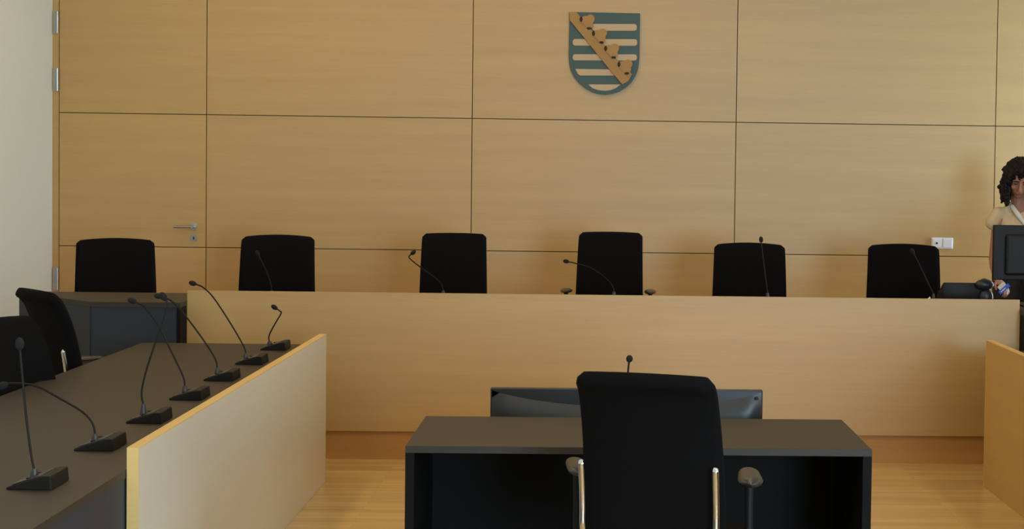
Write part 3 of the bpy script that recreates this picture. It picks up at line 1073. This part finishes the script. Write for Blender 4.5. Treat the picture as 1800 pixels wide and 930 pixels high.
hand(b, wr_l, hand_l + Vector((0.03, -0.02, -0.02)), -1)
hand(b, wr_r, wr_r + Vector((-0.03, -0.09, -0.02)), 1)
fuse(b, 'body', M['skin'], person, 0.0042, 3)
for s in (-1, 1):
    MB().ellipsoid(hp_(s * 0.030, -0.0875, 0.004), (0.016, 0.006, 0.0045), 12, 8, tilt).build('eye', M['eye_dark'], person, smooth=True)
    MB().ellipsoid(hp_(s * 0.031, -0.0905, 0.0235), (0.024, 0.006, 0.0042), 12, 8, tilt).build('eyebrow', M['hair'], person, smooth=True)
lips = MB().ellipsoid(hp_(0, -0.0935, -0.0585), (0.021, 0.006, 0.0042), 12, 8, tilt).ellipsoid(hp_(0, -0.0925, -0.0665), (0.019, 0.006, 0.0045), 12, 8, tilt)
lips.build('lips', M['lips'], person, smooth=True)
# hair: full wavy bob, parted, built of many locks and fused
rnd = random.Random(4)
h = MB()
h.ellipsoid(hp_(0, 0.026, 0.046), (0.097, 0.104, 0.092), 20, 14, tilt)
for k in range(64):
    a = math.radians(-46 + 272 * k / 63)           # leaves the face free
    cx, cy = math.cos(a), math.sin(a)
    p0 = hp_(0.072 * cx, 0.028 + 0.074 * cy, 0.085)
    ln = 0.150 + 0.03 * rnd.random()
    pts_, rr_ = [p0], [0.016]
    front = max(0.0, -cy)
    for j in range(1, 7):
        t = j / 6
        wob = 0.014 * math.sin(8 * t + k * 2.1)
        spread = 0.088 + 0.024 * math.sin(t * 2.4) + wob * 0.8
        q = head_c + tilt @ Vector((spread * cx * (1 + 0.06 * front), 0.028 + (spread - 0.012 * front) * cy, 0.085 * (1 - t)))
        q.z -= ln * t * 0.95
        q.y += 0.018 * t
        pts_.append(q)
        rr_.append(0.016 - 0.005 * t + 0.004 * math.sin(9 * t + k))
    limb(h, pts_, rr_, 8)
h.ellipsoid(hp_(0, 0.062, -0.045), (0.088, 0.056, 0.110), 18, 12, tilt)
h.ellipsoid(hp_(0, 0.055, -0.10) + Vector((0, 0.02, -0.02)), (0.078, 0.045, 0.07), 18, 12)
for k in range(9):                                   # fringe swept over the brow
    t = k / 8
    a0, a1 = hp_(0.015, -0.045, 0.122), hp_(-0.078 + 0.155 * t, -0.072 + 0.03 * abs(2 * t - 1), 0.055 - 0.03 * abs(2 * t - 1))
    limb(h, [a0, a0.lerp(a1, 0.5) + tilt @ Vector((0, -0.016, 0.014)), a1], [0.016, 0.017, 0.011], 8)
fuse(h, 'hair', M['hair'], person, 0.004, 2, 0.014)
# blouse with cap sleeves
c = MB()
c.ellipsoid(chest, (0.166, 0.118, 0.165))
c.ellipsoid(chest + Vector((0, 0.008, 0.085)), (0.172, 0.086, 0.064))
c.ellipsoid(chest + Vector((-0.055, -0.075, -0.035)), (0.072, 0.06, 0.07))
c.ellipsoid(chest + Vector((0.055, -0.075, -0.035)), (0.072, 0.06, 0.07))
limb(c, [chest + Vector((0, 0, -0.05)), Vector((0.018, 0.05, 1.04)), Vector((0.02, 0.060, 1.0))], [0.135, 0.122, 0.140])
for s, S, E in ((-1, sh_l, el_l), (1, sh_r, el_r)):
    c.ellipsoid(chest + Vector((s * 0.118, -0.035, -0.01)), (0.055, 0.070, 0.115))
    d = (E - S).normalized()
    e = S + d * 0.060 + Vector((s * 0.040, 0, 0))
    limb(c, [neck_b + Vector((s * 0.045, 0.015, -0.005)), chest + Vector((s * 0.09, 0.01, 0.09)), S + Vector((s * 0.010, 0, 0.0)), e], [0.050, 0.066, 0.052, 0.050])
fuse(c, 'blouse', M['cream'], person, 0.006, 4)
# white collar in a V at the neck
for s in (-1, 1):
    v0 = neck_b + Vector((s * 0.052, -0.040, 0.012))
    v1 = chest + Vector((s * 0.006, -0.150, 0.015))
    cl = MB()
    m_ = v0.lerp(v1, 0.5) + Vector((s * 0.012, -0.018, 0.008))
    limb(cl, [v0 + Vector((s * 0.004, 0.03, 0.012)), v0, m_, v1], [0.010, 0.016, 0.017, 0.007], 10)
    fuse(cl, 'collar', M['white_cotton'], person, 0.004, 2)
t_ = MB()
t_.ellipsoid(pelvis + Vector((0, 0, 0.0)), (0.182, 0.132, 0.13))
for s in (-1, 1):
    hip = pelvis + Vector((s * 0.088, 0.0, -0.04))
    knee = Vector((s * 0.10, 0.04, 0.47))
    ank = Vector((s * 0.105, 0.075, 0.085))
    limb(t_, [hip, knee, ank], [0.104, 0.076, 0.062])
fuse(t_, 'trousers', M['trouser'], person, 0.008, 3)
for s in (-1, 1):
    ank = Vector((s * 0.105, 0.075, 0.085))
    so = MB()
    so.ellipsoid(ank + Vector((0, -0.055, -0.048)), (0.046, 0.135, 0.037))
    so.build('shoe', M['plastic'], person, smooth=True)

# bright card in her hand
cp = W(1765, 508, YP - 0.37)
cd = thing('card', 'bright blue and white card in the hand of the woman', 'card', (OX + cp.x, YP - 0.37, POD + cp.z))
rotm = Matrix.Rotation(math.radians(-45), 4, 'Y')
k = MB().box(-0.043, 0.043, -0.004, 0.0, -0.013, 0.013).build('blue_strip', M['blue'], cd, bevel=0.001)
k2 = MB().box(-0.026, 0.03, 0.0, 0.003, -0.012, 0.040).build('white_sheet', M['paper'], cd)
k3 = MB().box(-0.030, 0.012, -0.0055, -0.0035, -0.003, 0.003).build('white_line', M['paper'], cd)
for o in (k, k2, k3):
    o.rotation_euler.y = math.radians(-42)
